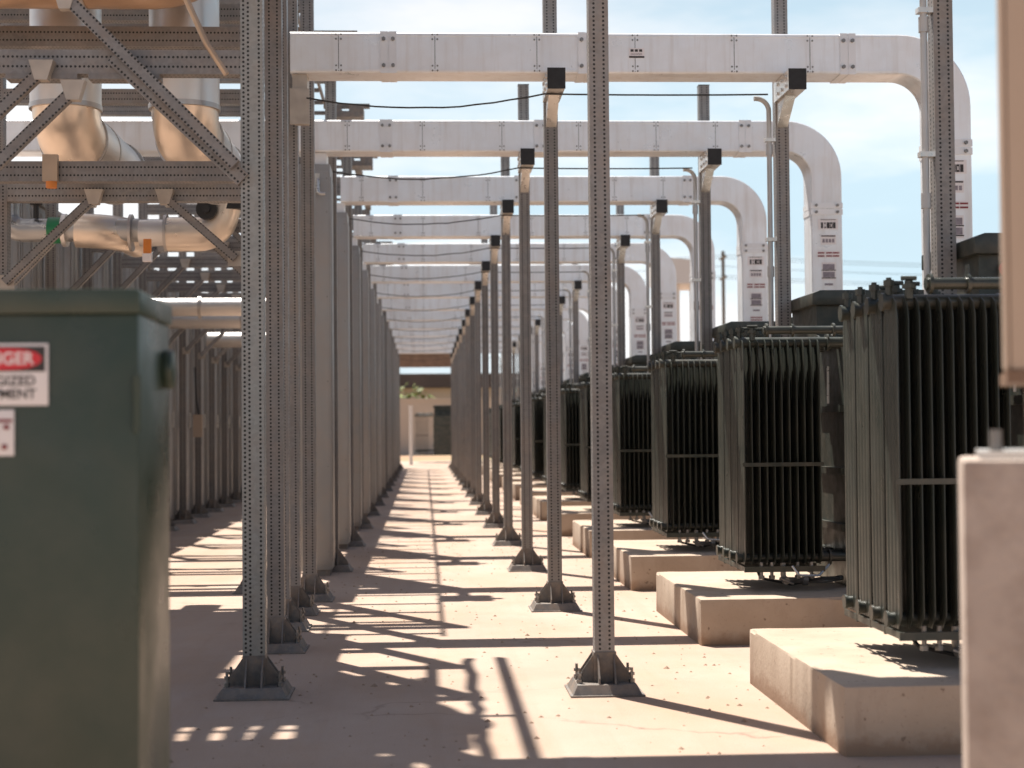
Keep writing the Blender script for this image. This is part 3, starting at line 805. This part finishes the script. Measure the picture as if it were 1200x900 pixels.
# sign: DANGER / ENERGIZED / EQUIPMENT
sxc = (8 - 497) / 1900 * 3.5; sz = 1.2 + (502 - 435) / 1900 * 3.5
s = MB(); s.box(-.103, .103, -.0025, 0, -.066, .066); sg = s.obj('danger_sign', M['white'], t, .0008, (sxc, -.005, sz))
s = MB(); s.box(-.097, .097, -.0035, -.0026, .006, .060); s.obj('header_band', M['ink'], sg)
s = MB(); s.poly([(.09 * math.copysign(abs(math.cos(a)) ** .7, math.cos(a)), -.0044, .033 + .0235 * math.sin(a)) for a in [2 * math.pi * q / 28 for q in range(28)]], (0, .0008, 0)); s.obj('red_oval', M['red'], sg)
text_mesh('DANGER', .036, M['white'], sg, (0, -.0049, .033), 1.0)
text_mesh('ENERGIZED', .0285, M['ink'], sg, (0, -.003, -.014), 1.02)
text_mesh('EQUIPMENT', .0285, M['ink'], sg, (0, -.003, -.042), 1.0)
sxc = (-28 - 497) / 1900 * 3.5; sz = 1.2 + (502 - 502) / 1900 * 3.5
s = MB(); s.box(-.098, .098, -.0025, 0, -.049, .049); sg = s.obj('notice_plate', M['white'], t, .0008, (sxc, -.005, sz))
s = MB(); s.box(-.094, .094, -.0034, -.0026, .022, .029); s.obj('red_stripe', M['redink'], sg)
s = MB()
for (x, z) in ((.082, .012), (.078, -.030)): s.cyl((x, -.006, z), (x, -.0026, z), .006, 10)
s.obj('screw', M['redink'], sg)

# ------------------------------------------------------------------ concrete pedestal with column on the right, close to the camera
t = thing('pedestal_column', 'tan steel column on a rough concrete pedestal, out of focus close by', 'column', (.985, 2.92, 0)); t.rotation_euler.z = R(-17.5)
m = MB(); m.box(-.004, .62, 0, .42, 0, 1.135); m.obj('pedestal', M['concrete_rough'], t, .012)
m = MB(); m.box(.03, .58, .03, .38, 1.136, 1.150); m.obj('base_plate', M['zinc'], t)
m = MB(); m.box(.125, .34, .10, .30, 1.151, 1.275); m.obj('stub', M['brown'], t)
m = MB(); m.box(.088, .40, .05, .35, 1.30, 5.2); m.box(.076, .088, .05, .14, 1.302, 5.2); m.obj('shaft', M['tan'], t, .006)
m = MB(); m.box(.080, .41, .045, .36, 1.276, 1.2995); m.obj('shaft_foot', M['brown'], t)
m = MB()
for x in (.06, .5):
    m.cyl((x, .08, 1.15), (x, .08, 1.19), .012, 8)
m.obj('anchor_bolt', M['bolt'], t)

# ------------------------------------------------------------------ far end of the aisle
o = dup(tr, (-2.15, 58.0, 0), 'dark green transformer standing at the far end of the aisle'); o['group'] = 'green transformers in a row on pads'
for c in list(o.children):
    if c.name.startswith('lock_tag'): bpy.data.objects.remove(c)
t = thing('storage_building', 'low tan building with dark eaves beyond the end of the aisle', 'building', (0, 95, 0))
MB().box(-16, 14, 0, 9, 0, 3.6).obj('wall', M['wallfar'], t)
MB().box(-16.6, 14.6, -.8, 9.6, 3.61, 4.42).obj('roof', M['darkroof'], t)
m = MB()
for k in range(6): m.box(-13 + 4.6 * k, -11.2 + 4.6 * k, -.05, -.002, 0, 2.5)
m.obj('door', M['wallwhite'], t)
m = MB(); m.box(-12, 12, 75, 75.25, 0, 2.5); m.box(-12.1, 12.1, 74.96, 75.29, 2.501, 2.62)
tag(m.obj('site_wall', M['wallfar']), 'low tan wall with a pale coping beyond the end of the aisle', 'wall')
t = thing('gate_frame', 'brown steel portal closing the far end of the aisle', 'frame', (0, 53.6, 0))
for x in (-.86, 1.0): MB().box(x - .05, x + .05, -.05, .05, 0, 3.9).obj('column', M['galv'], t)
MB().box(-.95, 1.1, -.06, .06, 3.24, 3.74).obj('cross_beam', M['brown'], t)
m = MB(); m.cyl((-.46, 55, 0), (-.46, 55, 1.95), .055, 12); m.cyl((-.46, 55, 1.95), (-.46, 55, 2.0), .07, 12)
tag(m.obj('bollard_post', M['wallwhite']), 'pale round post standing near the far end of the aisle', 'post')
def bush(name, label, loc, w, h, n, mt, seed):
    rnd = random.Random(seed); t = thing(name, label, 'bush', loc, 'bushes beyond the yard'); m = MB()
    for k in range(n):
        a = rnd.uniform(0, 6.283); r = math.sqrt(rnd.random()); z = rnd.random() ** .8 * h * (1 - .5 * r * r) + .05
        c = V((math.cos(a) * r * w, math.sin(a) * r * w * .6, z)); s = rnd.uniform(.10, .24)
        u = V((rnd.uniform(-1, 1), rnd.uniform(-1, 1), rnd.uniform(-.6, .9))).normalized(); q = u.orthogonal().normalized()
        m.quad(c - u * s, c + q * s * .5, c + u * s, c - q * s * .5)
    m.obj('foliage', mt, t)
    st = MB()
    for k in range(5): a = rnd.uniform(0, 6.28); st.tube([(0, 0, 0), (math.cos(a) * w * .3, math.sin(a) * w * .2, h * .4), (math.cos(a) * w * .6, math.sin(a) * w * .3, h * .7)], [.05, .035, .015], 6)
    st.obj('stem', M['bark'], t)
for k, (x, yy, w, h, mt) in enumerate(((-1.2, 79, 2.6, 3.5, 'leaf'), (1.4, 86, 1.8, 2.8, 'leaf'), (5.2, 85, 2.2, 3.2, 'leaf_dark'), (9.5, 88, 2.4, 3.4, 'leaf'), (-7.5, 86, 2.4, 3.0, 'leaf_dark'))):
    bush('bush', ('yellow green' if mt == 'leaf' else 'dark green') + ' bush in front of the low tan building, %s counted across' % ORD[k], (x, yy, 0), w, h, 900, M[mt], 40 + k)
# canopy and slender mast beyond the transformers
t = thing('canopy', 'pale flat roofed canopy far beyond the transformers', 'canopy', (6.35, 42, 0))
m = MB(); m.poly([(-.15, 0, 5.05), (.2, 0, 4.95), (.95, 0, 4.95), (.95, 0, 5.55), (-.15, 0, 5.65)], (0, 2.2, 0)); m.obj('roof', M['wallwhite'], t)
for x in (.28, .8):
    MB().box(x - .10, x + .12, .4, .64, 0, 4.949).obj('column', M['wallwhite'], t)
m = MB(); m.cyl((3.58, 16.7, 0), (3.58, 16.7, 3.06), .022, 10); m.cyl((3.58, 16.7, 3.06), (3.58, 16.7, 3.09), .045, 10)
tag(m.obj('slender_mast', M['zinc']), 'slender pale mast standing between two duct drops', 'mast')
# power line far away
t = thing('power_line', 'distant overhead power line strung across the sky', 'power line', (0, 150, 0))
for x in (-40, 28, 96):
    p = MB(); p.cyl((x, 0, 0), (x, 0, 17.6), .16, 10); p.obj('pole', M['bark'], t)
    for z in (15.0, 16.9): MB().box(x - .1, x + .1, -1.4, 1.4, z, z + .16).obj('crossarm', M['bark'], t)
for (z, y) in ((17.1, -1.2), (17.1, 1.2), (16.2, 0), (15.2, -1.2), (15.2, 1.2)):
    pts = []
    for (a, b) in ((-40, 28), (28, 96)):
        for q in range(12):
            tt = q / 12; pts.append((a + (b - a) * tt, y, z - 1.1 * 4 * tt * (1 - tt)))
    pts.append((96, y, z))
    MB().tube(pts, .022, 5).obj('wire', M['black'], t)

# pebbles and crumbs of dirt on the floor
m = MB(); rnd = random.Random(3)
for k in range(900):
    x = rnd.uniform(-1.0, 2.2) ; yy = rnd.uniform(5.2, 18); s = rnd.uniform(.003, .011) * (1 if rnd.random() < .93 else 1.8)
    n = len(m.v)
    for (a, b_, c) in ((1, 0, 0), (0, 1, 0), (-1, 0, 0), (0, -1, 0), (0, 0, 1)): m.v.append(V((x + a * s * rnd.uniform(.7, 1.3), yy + b_ * s * rnd.uniform(.7, 1.3), c * s * .8)))
    for q in range(4): m.face((n + q, n + (q + 1) % 4, n + 4))
tag(m.obj('pebbles', M['pad']), 'scattered crumbs of grit on the concrete floor', 'grit', kind='stuff')

# ------------------------------------------------------------------ light and sky
EL, AZ = R(65), R(31)            # AZ: degrees from +Y towards -X
sd = V((-math.sin(AZ) * math.cos(EL), math.cos(AZ) * math.cos(EL), math.sin(EL)))
L = bpy.data.lights.new('sun', 'SUN'); L.energy = 5.0; L.angle = R(.53); L.color = (1.0, .945, .86)
so = link(bpy.data.objects.new('sun', L)); so.rotation_euler = (-sd).to_track_quat('-Z', 'Y').to_euler()
w = bpy.data.worlds.new('World'); SC.world = w; w.use_nodes = True
nt = w.node_tree; bg = nt.nodes['Background']; bg.inputs[1].default_value = .05; CLOUD = 11.2
sky = nt.nodes.new('ShaderNodeTexSky'); sky.sky_type = 'NISHITA'; sky.sun_disc = False
sky.sun_elevation = EL; sky.sun_rotation = -AZ; sky.air_density = 1.0; sky.dust_density = 2.2; sky.ozone_density = 1.2; sky.altitude = 300
tc = nt.nodes.new('ShaderNodeTexCoord'); mp = nt.nodes.new('ShaderNodeMapping'); mp.inputs['Scale'].default_value = (1.0, 1.0, 3.6); mp.inputs['Location'].default_value = (.35, .1, .0)
no = nt.nodes.new('ShaderNodeTexNoise'); no.inputs['Scale'].default_value = 2.6; no.inputs['Detail'].default_value = 9; no.inputs['Roughness'].default_value = .55
rp = nt.nodes.new('ShaderNodeValToRGB'); rp.color_ramp.elements[0].position = .36; rp.color_ramp.elements[1].position = .62
rp.color_ramp.elements[0].color = (.85, .85, .85, 1)
mx = nt.nodes.new('ShaderNodeMix'); mx.data_type = 'RGBA'; cl = nt.nodes.new('ShaderNodeValToRGB'); cl.color_ramp.elements[0].position = .37; cl.color_ramp.elements[1].position = .55
cl.color_ramp.elements[0].color = (.62, .80, .90, 1); cl.color_ramp.elements[1].color = (1, 1, 1, 1)
vs = nt.nodes.new('ShaderNodeVectorMath'); vs.operation = 'SCALE'; vs.inputs['Scale'].default_value = CLOUD; nt.links.new(cl.outputs[0], vs.inputs[0]); nt.links.new(vs.outputs[0], mx.inputs[7])
sx = nt.nodes.new('ShaderNodeSeparateXYZ'); nt.links.new(tc.outputs['Generated'], sx.inputs[0])
def mr(sock, a, b, c, d):
    n = nt.nodes.new('ShaderNodeMapRange'); nt.links.new(sock, n.inputs[0])
    for k, v in enumerate((a, b, c, d)): n.inputs[k + 1].default_value = v
    return n.outputs[0]
def mul(a, b):
    n = nt.nodes.new('ShaderNodeMath'); n.operation = 'MULTIPLY'; nt.links.new(a, n.inputs[0]); nt.links.new(b, n.inputs[1]); return n.outputs[0]
# a bank of thin bright cloud stands under the sun, a weaker low haze ring added all round brightens the ducts, clear blue above
bank = mul(mr(sx.outputs[1], .30, .85, .5, 1), mr(sx.outputs[2], .55, .18, 0, 1))
nt.links.new(tc.outputs['Generated'], mp.inputs[0]); nt.links.new(mp.outputs[0], no.inputs['Vector']); nt.links.new(no.outputs['Fac'], rp.inputs[0]); 
ma = nt.nodes.new('ShaderNodeMath'); ma.operation = 'MULTIPLY_ADD'; nt.links.new(sx.outputs[0], ma.inputs[0]); ma.inputs[1].default_value = -.45; nt.links.new(no.outputs['Fac'], ma.inputs[2]); nt.links.new(ma.outputs[0], cl.inputs[0])
nt.links.new(mul(rp.outputs[0], bank), mx.inputs[0]); nt.links.new(sky.outputs[0], mx.inputs[6]); nt.links.new(mx.outputs[2], bg.inputs[0])

SC.view_settings.view_transform = 'Standard'; SC.view_settings.look = 'None'; SC.view_settings.gamma = 1; SC.view_settings.exposure = 1.03
SC.view_settings.use_curve_mapping = False
SC.render.engine = 'CYCLES'
SC.cycles.max_bounces = 8; SC.cycles.use_denoising = True
